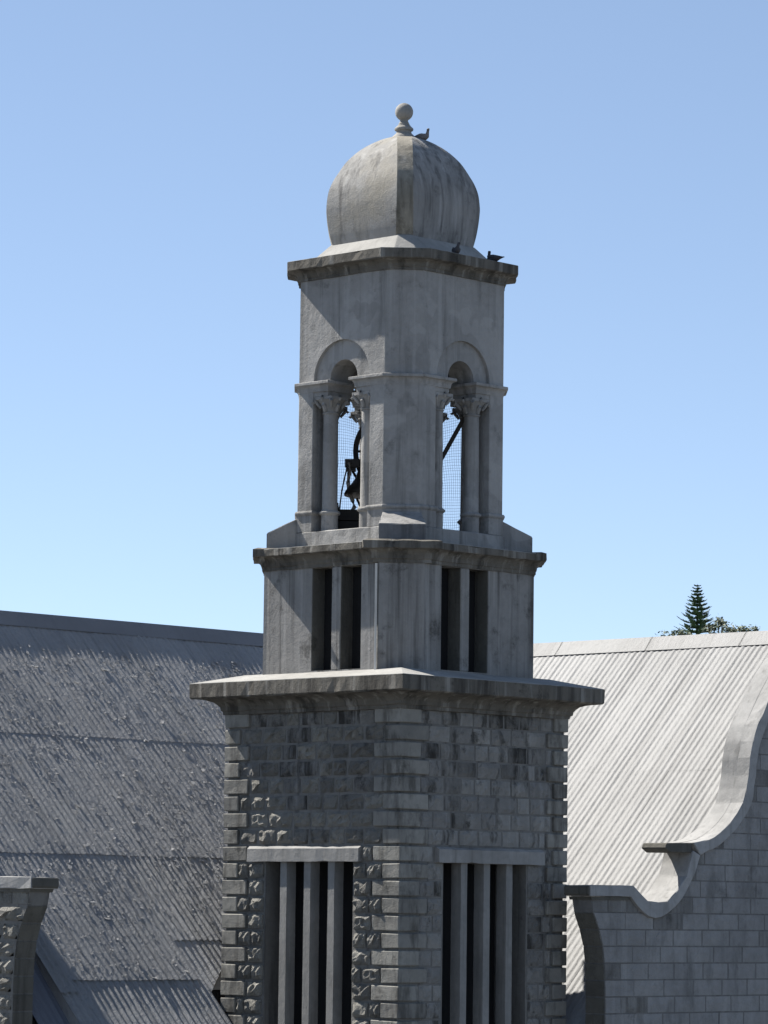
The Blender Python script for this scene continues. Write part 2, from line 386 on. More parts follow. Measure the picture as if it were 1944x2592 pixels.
# ---- right wing (B): ridge along Y, slope towards -X
vB = dict(eave=1.62, d1=13.0, valley=lambda s: s, deck_s0=1.62)
wB, gB, rB = wing('b', MAPB, 'roof_right', vB, 'stone church wing with a curved white coping gable and sunlit white corrugated roof', True, (2.0, 0, GROUND_Z))
d = -1.84
while d < 6.9:
    d2 = min(d + PITCH * 7, 7.05)
    for s0, s1, l in ((1.62, 3.10, .000), (3.08, 5.12, .0005), (5.10, 7.07, .001)):
        lim = lambda q: q + .02
        if max(s0, d) >= s1 - .1: continue
        part('roof_sheet', sheet(MAPB, d, d2 + .01, s0, s1, l + .001 + rnd.uniform(0, .003), l + rnd.uniform(0, .003), rnd, valley=lim, amp=.0070, wav=.004), 'roof_right', rB, smooth=True)
    d = d2
# ridge capping
def ridge(mp, d0, d1, parent, mat, h, wdt, lenp):
    d = d0; i = 0
    while d < d1:
        e = min(d + lenp, d1)
        m = MB(); rows = []
        for dd in (d, e + .03):
            row = []
            up = h + (.004 if dd == d else 0)
            for sx, hh in ((-wdt, .016), (0, h), (wdt, .016)):
                s = RIDGE + sx
                z = roof_z(RIDGE - abs(sx)); nrm = -.7071 if sx < 0 else .7071
                if abs(sx) < .05: row.append((*mp(s, dd), z + hh))
                else: row.append((*mp(s + nrm * hh, dd), z + hh * .7071))
            rows.append(row)
        m.loft(rows, False, False, closed=False)
        part('ridge_cap', m, mat, parent, smooth=False); d = e; i += 1
ridge(MAPB, -1.9, 9.0, rB, 'roof_right', .055, .17, 1.75)

# ---- left wing (A): ridge along X, slope towards -Y
def vA(d): return d - 2.85
RIDGE = 6.79; SLOPE0 = (1.8, -1.73)
wA, gA, rA = wing('a', MAPA, 'roof_left', dict(eave=.5, d1=13.0, valley=lambda s: s + 2.85, deck_s0=1.75),
                  'stone church wing with a large shaded grey corrugated roof of flaking paint', True, (-3.0, 5.0, GROUND_Z))
d = -1.12                                             # x = d - 2.85
dend = 6.74 + 2.85
first = True
while d < dend:
    d2 = min(d + PITCH * 7, dend)
    x0 = d - 2.85
    tiers = [(5.04, 6.76, .006), (3.40, 5.07, .006), (1.80, 3.43, .003)]
    for s0, s1, l in tiers:
        if max(s0, vA(d)) >= s1 - .1: continue
        right = x0 > -2.05 and s0 < 2
        if right:                                     # newer short sheets near the tower, corner cut away
            part('roof_sheet', sheet(MAPA, d, d2 + .01, 2.30, s1, l + .010, l, rnd, valley=lambda q: vA(q) + .02), 'roof_left', rA, smooth=True)
            cl = lambda q: 1.66 + max(0, min(1, (q - 2.85 + 1.65) / .42)) * .27 if q - 2.85 > -1.65 else 1.66 + max(0, (-1.65 - (q - 2.85))) * .35
            part('roof_sheet', sheet(MAPA, d, d2 + .01, 1.64, 2.4, .0, .0, rnd, valley=lambda q: vA(q) + .02, clip=cl), 'roof_left', rA, smooth=True)
        else:
            part('roof_sheet', sheet(MAPA, d, d2 + .01, s0, s1, l + .004 + rnd.uniform(0, .002) + (.007 if s0 < 2 else 0), l, rnd, valley=lambda q: vA(q) + .02, amp=.0072, segs=10, wav=.006), 'roof_left', rA, smooth=True)
    if x0 < -1.72:                                    # lower clean sheets
        e2 = min(d2, -1.66 + 2.85)
        part('roof_sheet', sheet(MAPA, d, e2 + .01, .35, 1.95, -.001, -.003, rnd, amp=.0135), 'roof_left', rA, smooth=True)
    d = d2
# edge strip of plain sheet, then a steeper sunken sheet beside the gable, its shade put into colour and pitch
part('edge_sheet', sheet(MAPA, -1.40, -1.10, 1.64, 6.6, .030, .026, rnd, segs=6), 'roof_left', rA, smooth=True)
part('edge_sheet', sheet(MAPA, -1.38, -1.10, .35, 1.72, .004, .004, rnd, segs=3), 'roof_left', rA, smooth=True)
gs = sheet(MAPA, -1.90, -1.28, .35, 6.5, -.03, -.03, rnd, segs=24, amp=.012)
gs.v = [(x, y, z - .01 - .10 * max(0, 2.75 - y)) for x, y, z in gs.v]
part('shaded_sheet', gs, 'shade_tone', rA, smooth=True)
ef = MB(); ef.loft([[(-4.235, y, roof_z(y) + .01), (-4.235, y, roof_z(y) - .06 - .14 * max(0, 2.75 - y))] for y in [.4 + .25 * i for i in range(25)]], False, False, closed=False)
part('edge_flashing', ef, 'roof_left', rA)
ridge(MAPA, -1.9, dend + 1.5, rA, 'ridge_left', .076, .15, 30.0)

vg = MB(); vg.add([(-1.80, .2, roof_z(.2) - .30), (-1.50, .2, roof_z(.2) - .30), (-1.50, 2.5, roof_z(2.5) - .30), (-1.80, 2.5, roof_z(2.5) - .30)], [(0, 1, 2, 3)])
part('added_gap_sheet', vg, 'shade_tone', rA)  # dark sheet added to hide a bright gap by the tower
vg = MB(); rz = lambda q: -3.93 + q
vg.loft([[(x, y, z) for x, z in ((1.64, GROUND_Z), (1.64, rz(1.64) - .11), (6.3, rz(6.3) - .11), (6.3, GROUND_Z))] for y in (-1.90, 1.5)]); part('dark_infill', vg, 'shade_tone', wB)  # dark infill added to close the bright void under the roof
rz = roof_z
vg = MB(); vg.loft([[(x, y, z) for y, z in ((.55, GROUND_Z), (.55, rz(.55) - .40), (6.3, rz(6.3) - .40), (6.3, GROUND_Z))] for x in (-4.77, -1.72)]); part('eave_infill', vg, 'shade_tone', wA)  # added dark filler, keeps the lit void below the roof from showing
vg = MB(); vg.loft([[(x, y, z) for y, z in ((2.62, GROUND_Z), (2.62, rz(2.62) - .42), (6.25, rz(6.25) - .42), (6.25, GROUND_Z))] for x in (-1.715, 2.4)]); part('eave_infill', vg, 'shade_tone', wA)  # second added filler, behind the tower
# paint flakes on the left roof
fl = MB(); rf_ = random.Random(11); nf = 0
def dens(x, y):
    return .35 + .65 * abs(math.sin(x * 1.3 + y * .7) * math.cos(y * 1.7 - x * .4))
while nf < 7500:
    x = rf_.uniform(-3.95, 4.2); y = rf_.uniform(1.82, 6.35)
    if y < x + .1 or (x > -1.85 and y < 2.32): continue
    edge = 1.0 if (y < 2.0 or x < -3.7) else .0
    if rf_.random() > dens(x, y) + edge: continue
    sz = rf_.uniform(.006, .016) * (1.8 if rf_.random() < .07 else 1)
    a = rf_.uniform(0, 6.28); lift = rf_.uniform(.1, .6)
    h = .009 * math.cos(2 * math.pi * (x + 2.85) / PITCH) + .008
    nrm = Vector((0, -.7071, .7071)); c = Vector((x, y, roof_z(y))) + nrm * h
    t1 = Vector((math.cos(a), math.sin(a) * .7071, math.sin(a) * .7071)); t2 = nrm.cross(t1)
    l = sz * rf_.uniform(.8, 2.2)
    p = [c - t1 * l - t2 * sz, c + t1 * l - t2 * sz * .8, c - t1 * l * .9 + t2 * 0 + nrm * sz * .25, c + t1 * l + nrm * sz * .2,
         c - t1 * l * .7 + t2 * sz + nrm * sz * lift * 1.3, c + t1 * l * .8 + t2 * sz * .8 + nrm * sz * lift]
    fl.add(p, [(0, 1, 3, 2), (2, 3, 5, 4)]); nf += 1
part('paint_flakes', fl, 'roof_left', rA, kind='stuff')

# ---- blocks
def rough_mesh(name, seed, nx=5, nz=3, dep=.035, back=.05, mat='rough', ragged=.035, edge=.0):
    r = random.Random(seed); m = MB(); pts = []
    for j in range(nz + 1):
        for i in range(nx + 1):
            bx = i in (0, nx); bz = j in (0, nz)
            px = -.5 + i / nx + (0 if bx else r.uniform(-.4, .4) / nx); pz = -.5 + j / nz + (0 if bz else r.uniform(-.4, .4) / nz)
            if bx: px += r.uniform(0, ragged) * (1 if i == 0 else -1)
            if bz: pz += r.uniform(0, ragged) * (1 if j == 0 else -1)
            py = -(edge if (bx or bz) else r.uniform(.2, 1.0) * dep)
            pts.append((px, py, pz))
    fs = [(j * (nx + 1) + i, j * (nx + 1) + i + 1, (j + 1) * (nx + 1) + i + 1, (j + 1) * (nx + 1) + i) for j in range(nz) for i in range(nx)]
    ring = [i for i in range(nx + 1)] + [(j) * (nx + 1) + nx for j in range(1, nz + 1)] + [nz * (nx + 1) + i for i in range(nx - 1, -1, -1)] + [j * (nx + 1) for j in range(nz - 1, 0, -1)]
    n0 = len(pts); pts += [(pts[k][0], back, pts[k][2]) for k in ring]; L = len(ring)
    fs += [(ring[i], n0 + i, n0 + (i + 1) % L, ring[(i + 1) % L]) for i in range(L)]
    m.add(pts, fs); me = m.mesh(name)
    me.materials.append(MAT[mat]); return me
ROUGH = [rough_mesh('wall_stone', 100 + i, dep=.036, edge=.004) for i in range(16)]
ROUGHD = [rough_mesh('wall_stone', 140 + i, dep=.036, edge=.004, mat='rough_dark') for i in range(10)]
ROCK = [rough_mesh('wall_stone', 200 + i, 6, 4, dep=.056, mat='rock', ragged=.06) for i in range(16)]
BLOCK = [rough_mesh('block', 300 + i, 4, 2, dep=.014, edge=.004, mat='block', ragged=.016) for i in range(8)]

DIRTY = [rough_mesh('block', 340 + i, 4, 2, dep=.014, edge=.004, mat='block_dirty', ragged=.016) for i in range(6)]

H = .2145
rb = random.Random(5)
def gable_blocks(mp, gw, rot, smax, zmin, meshes, j, xjit):
    zrow = -.60 + .045
    row = 0
    k0 = int((3.0 - 0) / H)
    for k in range(k0, -60, -1):
        zt = k * H + .06; zb = zt - H
        if zt < zmin: break
        off = (k % 2) * .28
        lo = end_s((zt + zb) / 2) + .004
        s = lo; first_ = True
        while s < smax:
            ww = rb.uniform(.52, .64)
            if first_: ww = (.30 if k % 2 else .56); first_ = False
            a, c = s + j / 2, s + ww - j / 2
            s += ww
            top = min(interp(WALL_TOP, a + (c - a) * q / 6.) for q in range(7)) - .002
            topm = max(interp(WALL_TOP, a + (c - a) * q / 6.) for q in range(7)) - .002
            t_, b_ = zt - j / 2, zb + j / 2
            if topm < b_ + .03: continue
            near_top = interp(WALL_TOP, (a + c) / 2) - zt < .30
            dirty = meshes is BLOCK and rb.random() < (.55 if near_top else .07)
            if meshes is BLOCK and s - ww <= lo + 1e-6 and top >= t_ - .001:
                m = MB(); extrude_d(m, [(end_s(b_) + .003, b_), (end_s(t_) + .003, t_), (c, t_), (c, b_)], -2.262, -2.20, mp)
                part('block', m, ('block_dirty' if dirty else 'block') if meshes is BLOCK else 'rock', gw)
            elif top >= t_ - .001:
                x, y = mp((a + c) / 2, -2.25)
                inst('block', rb.choice(DIRTY if dirty else meshes), gw, (x, y, (t_ + b_) / 2), rot, (c - a, 1, t_ - b_))
            else:                                     # cut to the curve of the coping
                m = MB(); pf = []; N = 8
                us = [a + (c - a) * q / N for q in range(N + 1)]
                tops = [min(t_, interp(WALL_TOP, u) + .0) for u in us]
                if max(tops) < b_ + .02: continue
                keep = [(u, tp_) for u, tp_ in zip(us, tops) if tp_ > b_ + .004]
                if len(keep) < 2: continue
                pl = [(keep[0][0], b_)] + keep + [(keep[-1][0], b_)]
                extrude_d(m, pl, -2.257, -2.20, mp)
                o = part('block', m, ('block_dirty' if dirty else 'block') if meshes is BLOCK else 'rock', gw)
gable_blocks(MAPB, gB, 0, 5.6, -2.6, BLOCK, .016, .0)
gable_blocks(MAPA, gA, -math.pi / 2, 2.7, -3.2, ROCK, .030, .0)
# the -Y end of the left gable: its narrow return face
re = MB()
for k in range(0, -18, -1):
    zt = k * H + .06 - .012; zb = zt - H + .020
    if zt > -.64: continue
    sA, sB = end_s(zt), end_s(zb)
    for nm, mp, par in (('return_block', MAPA, gA), ('return_block', MAPB, gB)):
        m = MB()
        d0, d1 = -2.24, -1.935
        P = lambda s, d, z: (*mp(s, d), z)
        m.loft([[P(sA - .012, d0, zt), P(sA - .012, d1, zt), P(sA + .1, d1, zt), P(sA + .1, d0, zt)],
                [P(sB - .012, d0, zb), P(sB - .012, d1, zb), P(sB + .1, d1, zb), P(sB + .1, d0, zb)]])
        part(nm, m, 'kneeler', par)

# ------------------------------------------------------------------ bell tower
T = thing('bell_tower', 'grey stone bell tower with rounded dome, arched belfry and slatted lower windows', 'bell tower', (0, 0, GROUND_Z))
W = 1.56; C0 = 1.535
c = MB()
c.box(-C0, C0, -C0, C0, -.20, 1.95)
n_, f_ = -.74, .82
c.box(-C0, n_, -C0, n_, GROUND_Z, -.20).box(-C0, n_, f_, C0, GROUND_Z, -.20).box(f_, C0, -C0, n_, GROUND_Z, -.20).box(f_, C0, f_, C0, GROUND_Z, -.20)
c.box(n_ + .0, f_, -C0, C0, GROUND_Z, -4.0)
c.box(-C0, n_ - .001, n_ + .001, f_ - .001, GROUND_Z, -4.0).box(f_ + .001, C0, n_ + .001, f_ - .001, GROUND_Z, -4.0)
shaft = part('shaft', c, 'core', T)
ci = MB(); ci.box(-1.0, 1.0, -1.0, 1.0, -4.0, -.21); part('window_unlit_fill', ci, 'dark', T)

def nquoin(n):                                        # corner stones as bevelled blocks
    pass
QM = {}
def quoin_mesh(kx, ky, h, seed):
    key = (kx, ky, seed % 3)
    if key not in QM:
        r = random.Random(seed); m = MB(); m.box(0, kx, 0, ky, -h / 2, h / 2)
        j = lambda: r.uniform(-.006, .006)
        m.v = [(x + j(), y + j(), z + j()) for x, y, z in m.v]
        me = m.mesh('quoin_stone', False, .010, 1); me.materials.append(MAT['quoin']); QM[key] = me
    return QM[key]
rq = random.Random(9)
PR = .018                                             # how far the corner stones stand proud
hq = .183
far_len = {}; near_len = {}
for i in range(-8, 16):
    zc = -H * i - H / 2 + .002
    ev = i % 2 == 0
    Ll, Lr = (.45, .35) if ev else (.28, .50)
    # near corner
    o = inst('quoin_stone', quoin_mesh(Lr + PR, Ll + PR, hq, i), shaft, (-W - PR * .9, -W - PR * .9, zc), 0)
    Lf = .42 if ev else .25
    o = inst('quoin_stone', quoin_mesh(.40 + PR, Lf + PR, hq, i + 1), shaft, (-W - PR * .9, W - Lf, zc), 0)
    Lg = .25 if ev else .37
    o = inst('quoin_stone', quoin_mesh(Lg + PR, .40 + PR, hq, i + 2), shaft, (W - Lg, -W - PR * .9, zc), 0)
    for face in ('x', 'y'):
        nl = Ll if face == 'x' else Lr
        fln = (Lf if face == 'x' else Lg)
        spans = []
        if i < 0: spans = [(nl, 3.12 - fln)]
        elif i == 0: spans = [(nl, .65), (2.66, 3.12 - fln)]
        else: spans = [(nl, .83 + rq.uniform(-.02, .012)), (2.37 + rq.uniform(-.012, .02), 3.12 - fln)]
        for a, bnd in spans:
            a += .02; bnd -= .02
            if bnd - a < .06: continue
            cuts = [a]
            while bnd - cuts[-1] > .42: cuts.append(cuts[-1] + rq.uniform(.19, .36) * (1.25 if i < 0 else 1))
            cuts.append(bnd)
            if len(cuts) > 2 and cuts[-1] - cuts[-2] < .1: cuts.pop(-2)
            for p, q in zip(cuts, cuts[1:]):
                if q - p < .05: continue
                mid = (p + q) / 2; ww = q - p - .022
                hh = .188 + rq.uniform(-.01, .008)
                if face == 'x':
                    inst('wall_stone', rq.choice(ROUGHD if i < -2 and rq.random() < (.8 if i == -8 else .3) else ROCK), shaft, (-W + (.020 if i < 0 else .004), -W + mid, zc), -math.pi / 2, (ww, rq.uniform(.7, 1.1) if i > -8 else .5, hh))
                else:
                    inst('wall_stone', rq.choice(ROUGHD if rq.random() < (.7 if i == -8 else .34 if i < -4 else .22 if i < 0 else .07) else ROUGH), shaft, (-W + mid, -W + .022, zc), 0, (ww, rq.uniform(.6, 1.0), hh + .006))
# windows: lintels and upright slats
def lintel(face):
    m = MB(); n0, n1 = .66, 2.65
    z0, z1 = -.205, -.012; pr = .055
    prof = [(.0, z0), (-pr, z0), (-pr, z1 - .035), (-pr + .045, z1), (.15, z1)]
    prof = [(.15, z0), (-pr, z0), (-pr, z1 - .030), (-pr + .05, z1), (.15, z1)]
    rings = []
    for n in (n0, n1):
        if face == 'x': rings.append([(-W + p, -W + n, z) for p, z in prof])
        else: rings.append([(-W + n, -W + p, z) for p, z in prof])
    m.loft(rings); return m
for face in ('x', 'y'):
    wear(part('window_lintel', lintel(face), 'lintel', T), seed=11, jit=.004, step=.12)
    for n in (1.185, 1.61, 2.035):
        m = MB(); hw = .058; dp = .165; f0 = .004; K = 16; rr = random.Random(int(n * 100)); rings = []
        for k in range(K + 1):
            z = -.205 - k * .235
            jw = hw + rr.uniform(-.003, .003)
            if face == 'x': rings.append([(-W + f0, -W + n - jw, z), (-W + f0, -W + n + jw, z), (-W + f0 + dp, -W + n + jw, z), (-W + f0 + dp, -W + n - jw, z)])
            else: rings.append([(-W + n - jw, -W + f0, z), (-W + n + jw, -W + f0, z), (-W + n + jw, -W + f0 + dp, z), (-W + n - jw, -W + f0 + dp, z)])
        m.loft(rings); part('window_slat', m, 'mullion', T)

# main cornice
SQ = lambda h: [(-h, -h), (h, -h), (h, h), (-h, h)]
cm = MB()
prof = [(-.02, 1.68), (.035, 1.685), (.035, 1.725), (.05, 1.735)] + cove(.055, 1.745, .28, 1.885) + [(.330, 1.888), (.348, 1.905), (.348, 2.08)]
cm.loft([[(x, y, z) for x, y in SQ(W + o)] for o, z in prof], True, True)
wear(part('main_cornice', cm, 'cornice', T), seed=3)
cm = MB(); cm.loft([[(x, y, z) for x, y in SQ(h)] for h, z in ((W + .342, 2.081), (W + .340, 2.088), (1.40, 2.205))])
part('cornice_weathering', cm, 'cap', T)

# second stage: chamfered square with slots
A2, Y2 = 1.434, .974
s2 = MB(); z0, z1 = 2.17, 3.60
def rot4(poly, k):
    for _ in range(k): poly = [(-y, x) for x, y in poly]
    return poly
IN = 1.20
for k in range(4):
    # corner piece then a head, sill and post for the face that follows it
    near_side, far_side = .72, .16
    s2.prism(rot4([(-A2, -.72), (-A2, -Y2), (-Y2, -A2), (-.72, -A2), (-.72, -IN), (-IN, -IN), (-IN, -.72)], k), z0, z1)
# faces in local n coordinate for -X and -Y (mirror images), plus the two hidden faces
def face_box(m, face, n0, n1, d0, d1, za, zb):
    """n measured along the face from its middle towards the near corner; d depth behind the face"""
    if face == 'x': m.box(-A2 + d0, -A2 + d1, -n1, -n0, za, zb)
    elif face == 'y': m.box(-n1, -n0, -A2 + d0, -A2 + d1, za, zb)
    elif face == 'X': m.box(A2 - d1, A2 - d0, -n1, -n0, za, zb)
    else: m.box(-n1, -n0, A2 - d1, A2 - d0, za, zb)
D2 = A2 - IN
posts = []; backs = []
for face in 'xyXY':
    face_box(s2, face, -.718, -.16, 0.001, D2, z0, z1)
    face_box(s2, face, -.158, .718, 0.001, D2, 3.53, z1)
    face_box(s2, face, -.158, .718, 0.001, D2, z0, 2.215)
    p = MB(); face_box(p, face, .187, .350, .002, D2, 2.215, 3.53); posts.append((face, p))
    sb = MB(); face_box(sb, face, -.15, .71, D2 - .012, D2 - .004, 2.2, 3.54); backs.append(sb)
st = part('slotted_stage', s2, 'stage', T)
for face, p in posts: part('slot_post', p, 'stage', T, bev=.012)
for sb in backs: part('slot_unlit_fill', sb, 'dark', T)
for face in 'xy':
    for n in (.09, .60):
        p = MB(); face_box(p, face, n - .008, n + .008, D2 - .06, D2 - .03, 2.215, 3.53); part('slot_bar', p, 'mullion', T)
for face in 'xy':
    for n in (-.158, .350):
        p = MB(); face_box(p, face, n, n + .006, .012, D2 - .013, 2.218, 3.527); part('slot_reveal', p, 'kneeler', T)
# corner slabs standing slightly proud
for k in range(4):
    c1 = 1.703; hw = .318; pr = .045
    def pt(lat, c): return (-(c - lat) / 2 ** .5, -(c + lat) / 2 ** .5)
    poly = [pt(-hw - .0, c1 - .02), pt(-hw, c1 + .0), pt(-hw + .034, c1 + pr), pt(hw - .034, c1 + pr), pt(hw, c1), pt(hw, c1 - .02)]
    m = MB(); m.prism(rot4(poly, k), 2.165, 3.59); part('corner_slab', m, 'stage', T)
m = MB(); m.prism([pt(-.338, 1.712), pt(-.338, 1.742), pt(-.310, 1.752), pt(-.310, 1.722)], 2.19, 3.53); part('sunlit_sliver', m, 'pale', T)  # added strip, the sunlit edge is put into its pale colour
# cornice of the second stage, breaking forward over the corners
c2 = MB()
prof2 = [(-.05, 3.53), (.02, 3.535), (.02, 3.575), (.03, 3.585)] + cove(.032, 3.59, .135, 3.705, 5) + [(.165, 3.707), (.172, 3.715), (.172, 3.795)]
c2.loft([[(x, y, z) for x, y in octo_off(A2, Y2, o)] for o, z in prof2])
c2w = MB(); c2w.loft([[(x, y, z) for x, y in octo_off(A2, Y2, o)] for o, z in ((.166, 3.796), (.164, 3.802), (-.32, 3.862))])
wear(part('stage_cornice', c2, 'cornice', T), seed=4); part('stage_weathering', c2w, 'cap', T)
for k in range(4):
    poly = [pt(-.34, 1.5), pt(-.34, 1.735), pt(.34, 1.735), pt(.34, 1.5)]
    m = MB()
    pts_ = rot4(poly, k)
    m.loft([[(x, y, z) for x, y in offset_poly(pts_, o)] for o, z in [(-.02, 3.535), (.03, 3.54), (.03, 3.577), (.04, 3.588)] + cove(.045, 3.592, .125, 3.708, 5) + [(.158, 3.71), (.162, 3.718), (.162, 3.805), (.10, 3.825)]])
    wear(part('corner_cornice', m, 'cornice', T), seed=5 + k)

# belfry
A3, Y3 = 1.1125, .77
pl = MB(); pl.loft([[(x, y, z) for x, y in octo(1.135, .78)] for z in (3.83, 4.047)])
wear(part('belfry_plinth', pl, 'render', T, bev=.012), seed=10, jit=.003)
for k in range(4):                                    # sloped buttress blocks on the corners
    m = MB()
    a = [(*pt(-.30, 1.72), 3.80), (*pt(.30, 1.72), 3.80), (*pt(.235, 1.28), 3.80), (*pt(-.235, 1.28), 3.80)]
    b_ = [(*pt(-.30, 1.72), 4.035), (*pt(.30, 1.72), 4.035), (*pt(.235, 1.28), 4.265), (*pt(-.235, 1.28), 4.265)]
    R4 = lambda L: [(*rot4([(x, y)], k)[0], z) for x, y, z in L]
    m.loft([R4(a), R4(b_)]); bb = wear(part('buttress_block', m, 'render', T, bev=.008), seed=20 + k, jit=.003)
    m = MB(); f0 = [(*pt(-.295, 1.724), 3.802), (*pt(.295, 1.724), 3.802), (*pt(.295, 1.70), 3.802), (*pt(-.295, 1.70), 3.802)]
    m.loft([R4(f0), R4([(x, y, 4.026) for x, y, z in f0])]); part('buttress_face', m, 'dirty', bb)
corner_poly = [(-A3, -.51), (-A3, -Y3), (-Y3, -A3), (-.51, -A3), (-.51, -.70), (-.70, -.51)]
for k in range(4):
    pp = rot4(corner_poly, k)
    m = MB(); m.prism(pp, 4.047, 5.93)
    pier = part('corner_pier', m, 'render', T, bev=.008)
    m = MB(); sweep(m, pp, [(-.03, 4.0475), (.012, 4.048), (.012, 4.262), (.022, 4.268), (.034, 4.285), (.034, 4.303), (.02, 4.322), (-.03, 4.323)])
    part('pier_base', m, 'render', pier, bev=.003)
# columns with capitals
def column(cx, cy):
    m = MB(); m.lathe((cx, cy), [(.112, 4.047), (.112, 4.255), (.118, 4.262), (.140, 4.278), (.142, 4.297), (.125, 4.312), (.110, 4.322), (.103, 4.335), (.101, 4.9), (.097, 5.55), (.097, 5.572), (.110, 5.580), (.110, 5.598), (.097, 5.604), (.095, 5.615)], 20)
    o = part('column', m, 'render', T, smooth=True)
    m = MB()
    # bell of the capital, square abacus with hollowed sides, leaf knobs and corner volutes
    rings = []
    for f, r0, q in ((0, .098, 0), (.25, .104, .1), (.5, .118, .3), (.75, .140, .6), (.92, .160, .9)):
        z = 5.600 + .175 * f; ring = []
        for i in range(16):
            an = 2 * math.pi * i / 16
            sq = 1 / max(abs(math.cos(an)), abs(math.sin(an)))
            r = r0 * (1 + q * (sq - 1) * .55)
            ring.append((cx + r * math.cos(an), cy + r * math.sin(an), z))
        rings.append(ring)
    m.loft(rings)
    m.box(cx - .158, cx + .158, cy - .158, cy + .158, 5.762, 5.802)
    part('capital', m, 'render', o, smooth=True)
    v = MB()
    for sx in (-1, 1):
        for sy in (-1, 1):
            x, y = cx + sx * .142, cy + sy * .142
            v.tube([(x - sx * .05, y - sy * .05, 5.66), (x - sx * .015, y - sy * .015, 5.72), (x + sx * .012, y + sy * .012, 5.765), (x + sx * .02, y + sy * .02, 5.735), (x + sx * .008, y + sy * .008, 5.718)], [.02, .024, .027, .026, .018], 6)
    for ax, ay in ((1, 0), (-1, 0), (0, 1), (0, -1)):
        v.tube([(cx + ax * .10, cy + ay * .10, 5.61), (cx + ax * .118, cy + ay * .118, 5.665), (cx + ax * .145, cy + ay * .145, 5.70), (cx + ax * .15, cy + ay * .15, 5.685)], [.026, .032, .028, .014], 6)
        v.tube([(cx + ax * .155, cy + ay * .155, 5.75), (cx + ax * .168, cy + ay * .168, 5.785), (cx + ax * .16, cy + ay * .16, 5.812)], [.018, .026, .016], 6)
    part('capital_leaves', v, 'render', o, smooth=True)
    return o
dc = A3 - .166
for sgn in (-1, 1):
    for q in (-.345, .345):
        column(sgn * dc, q); column(q, sgn * dc)
# impost blocks over piers and columns with a moulding
imp = [(-A3, -.245), (-A3, -Y3), (-Y3, -A3), (-.245, -A3), (-.245, -.66), (-.56, -.66), (-.66, -.56), (-.66, -.245)]
for k in range(4):
    pp = rot4(imp, k)
    m = MB(); m.prism(offset_poly(pp, -.012), 5.802, 5.92)
    ib = part('impost_block', m, 'render', T, bev=.006)
    m = MB(); sweep(m, pp, [(-.02, 5.862), (.004, 5.865), (.004, 5.885)] + cove(.006, 5.888, .050, 5.955, 4) + [(.062, 5.96), (.062, 5.995), (.03, 6.003), (-.02, 6.0035)])
    part('impost_moulding', m, 'render', ib, bev=.003)
# upper belfry wall with arches
ZT = 7.40
def arch_layer(m, face, half, rad, d0, d1, z0, z1, zc):
    N = 20
    pts = [(-half, z0), (-rad, z0)] + [(-rad * math.cos(math.pi * i / N), zc + rad * math.sin(math.pi * i / N)) for i in range(0, N + 1)] + [(rad, z0), (half, z0), (half, z1), (-half, z1)]
    ring = lambda d: [((-A3 + d, y, z) if face == 0 else (y, -A3 + d, z) if face == 1 else (A3 - d, y, z) if face == 2 else (y, A3 - d, z)) for y, z in pts]
    m.loft([ring(d0), ring(d1)])
ub = MB(); ua = MB()
for f in range(4):
    arch_layer(ub, f, Y3, .503, 0, .045, 6.0, ZT, 6.012)
    arch_layer(ua, f, .66, .247, .046, .45, 6.0, ZT, 6.010)
    uc = MB(); uc.prism(rot4([(-A3, -Y3), (-Y3, -A3), (-.665, -A3 + .05), (-.665, -.665), (-A3 + .05, -.665)], f), 6.0, ZT); part('belfry_corner', uc, 'render', T)
part('belfry_wall', ub, 'render', T); part('arch_ring', ua, 'render', T, smooth=True)
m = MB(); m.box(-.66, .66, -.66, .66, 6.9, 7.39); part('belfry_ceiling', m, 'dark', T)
m = MB(); m.box(-.9, .9, -.9, .9, 3.86, 3.99); part('belfry_floor', m, 'timber', T)
# belfry cornice
bc = MB()
prof3 = [(-.05, 7.335), (.022, 7.34), (.022, 7.375), (.03, 7.385)] + cove(.032, 7.388, .125, 7.465, 5) + [(.168, 7.468), (.178, 7.478), (.178, 7.592)]
bc.loft([[(x, y, z) for x, y in octo_off(A3, Y3, o)] for o, z in prof3])
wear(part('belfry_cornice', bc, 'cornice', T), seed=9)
bw = MB(); bw.loft([[(x, y, z) for x, y in octo_off(A3, Y3, o)] for o, z in ((.172, 7.593), (.170, 7.598), (-.25, 7.63))])
part('belfry_weathering', bw, 'cap', T)
# dome
def oc(cc, hw): a = .7071 * (cc + hw); return octo(a, max(.001, .7071 * (cc - hw) if cc > hw else .0005))
def octoc(cc, hw):
    a = (cc + hw) / 2 ** .5; y1 = (cc - hw) / 2 ** .5
    return octo(a, max(y1, .002))
sk = MB(); sk.loft([[(x, y, z) for x, y in octoc(cc, hw)] for cc, hw, z in ((1.27, .15, 7.56), (1.20, .14, 7.63), (.945, .085, 7.865), (.90, .085, 7.88))])
part('dome_skirt', sk, 'cap', T, bev=.006)
dp_ = [(.922, 7.86), (.962, 8.0), (.99, 8.157), (1.006, 8.30), (1.008, 8.40), (.986, 8.565), (.935, 8.70), (.869, 8.811), (.76, 8.97), (.631, 9.095), (.512, 9.18), (.392, 9.245), (.27, 9.295), (.152, 9.327)]
def smooth_prof(pts, n):
    out = []
    for i in range(len(pts) - 1):
        p0, p1, p2, p3 = (pts[max(0, min(len(pts) - 1, i + k))] for k in (-1, 0, 1, 2))
        for q in range(n):
            t = q / n
            out.append(tuple(.5 * (2 * b + (c - a) * t + (2 * a - 5 * b + 4 * c - d) * t * t + (3 * b - a - 3 * c + d) * t ** 3) for a, b, c, d in zip(p0, p1, p2, p3)))
    return out + [pts[-1]]
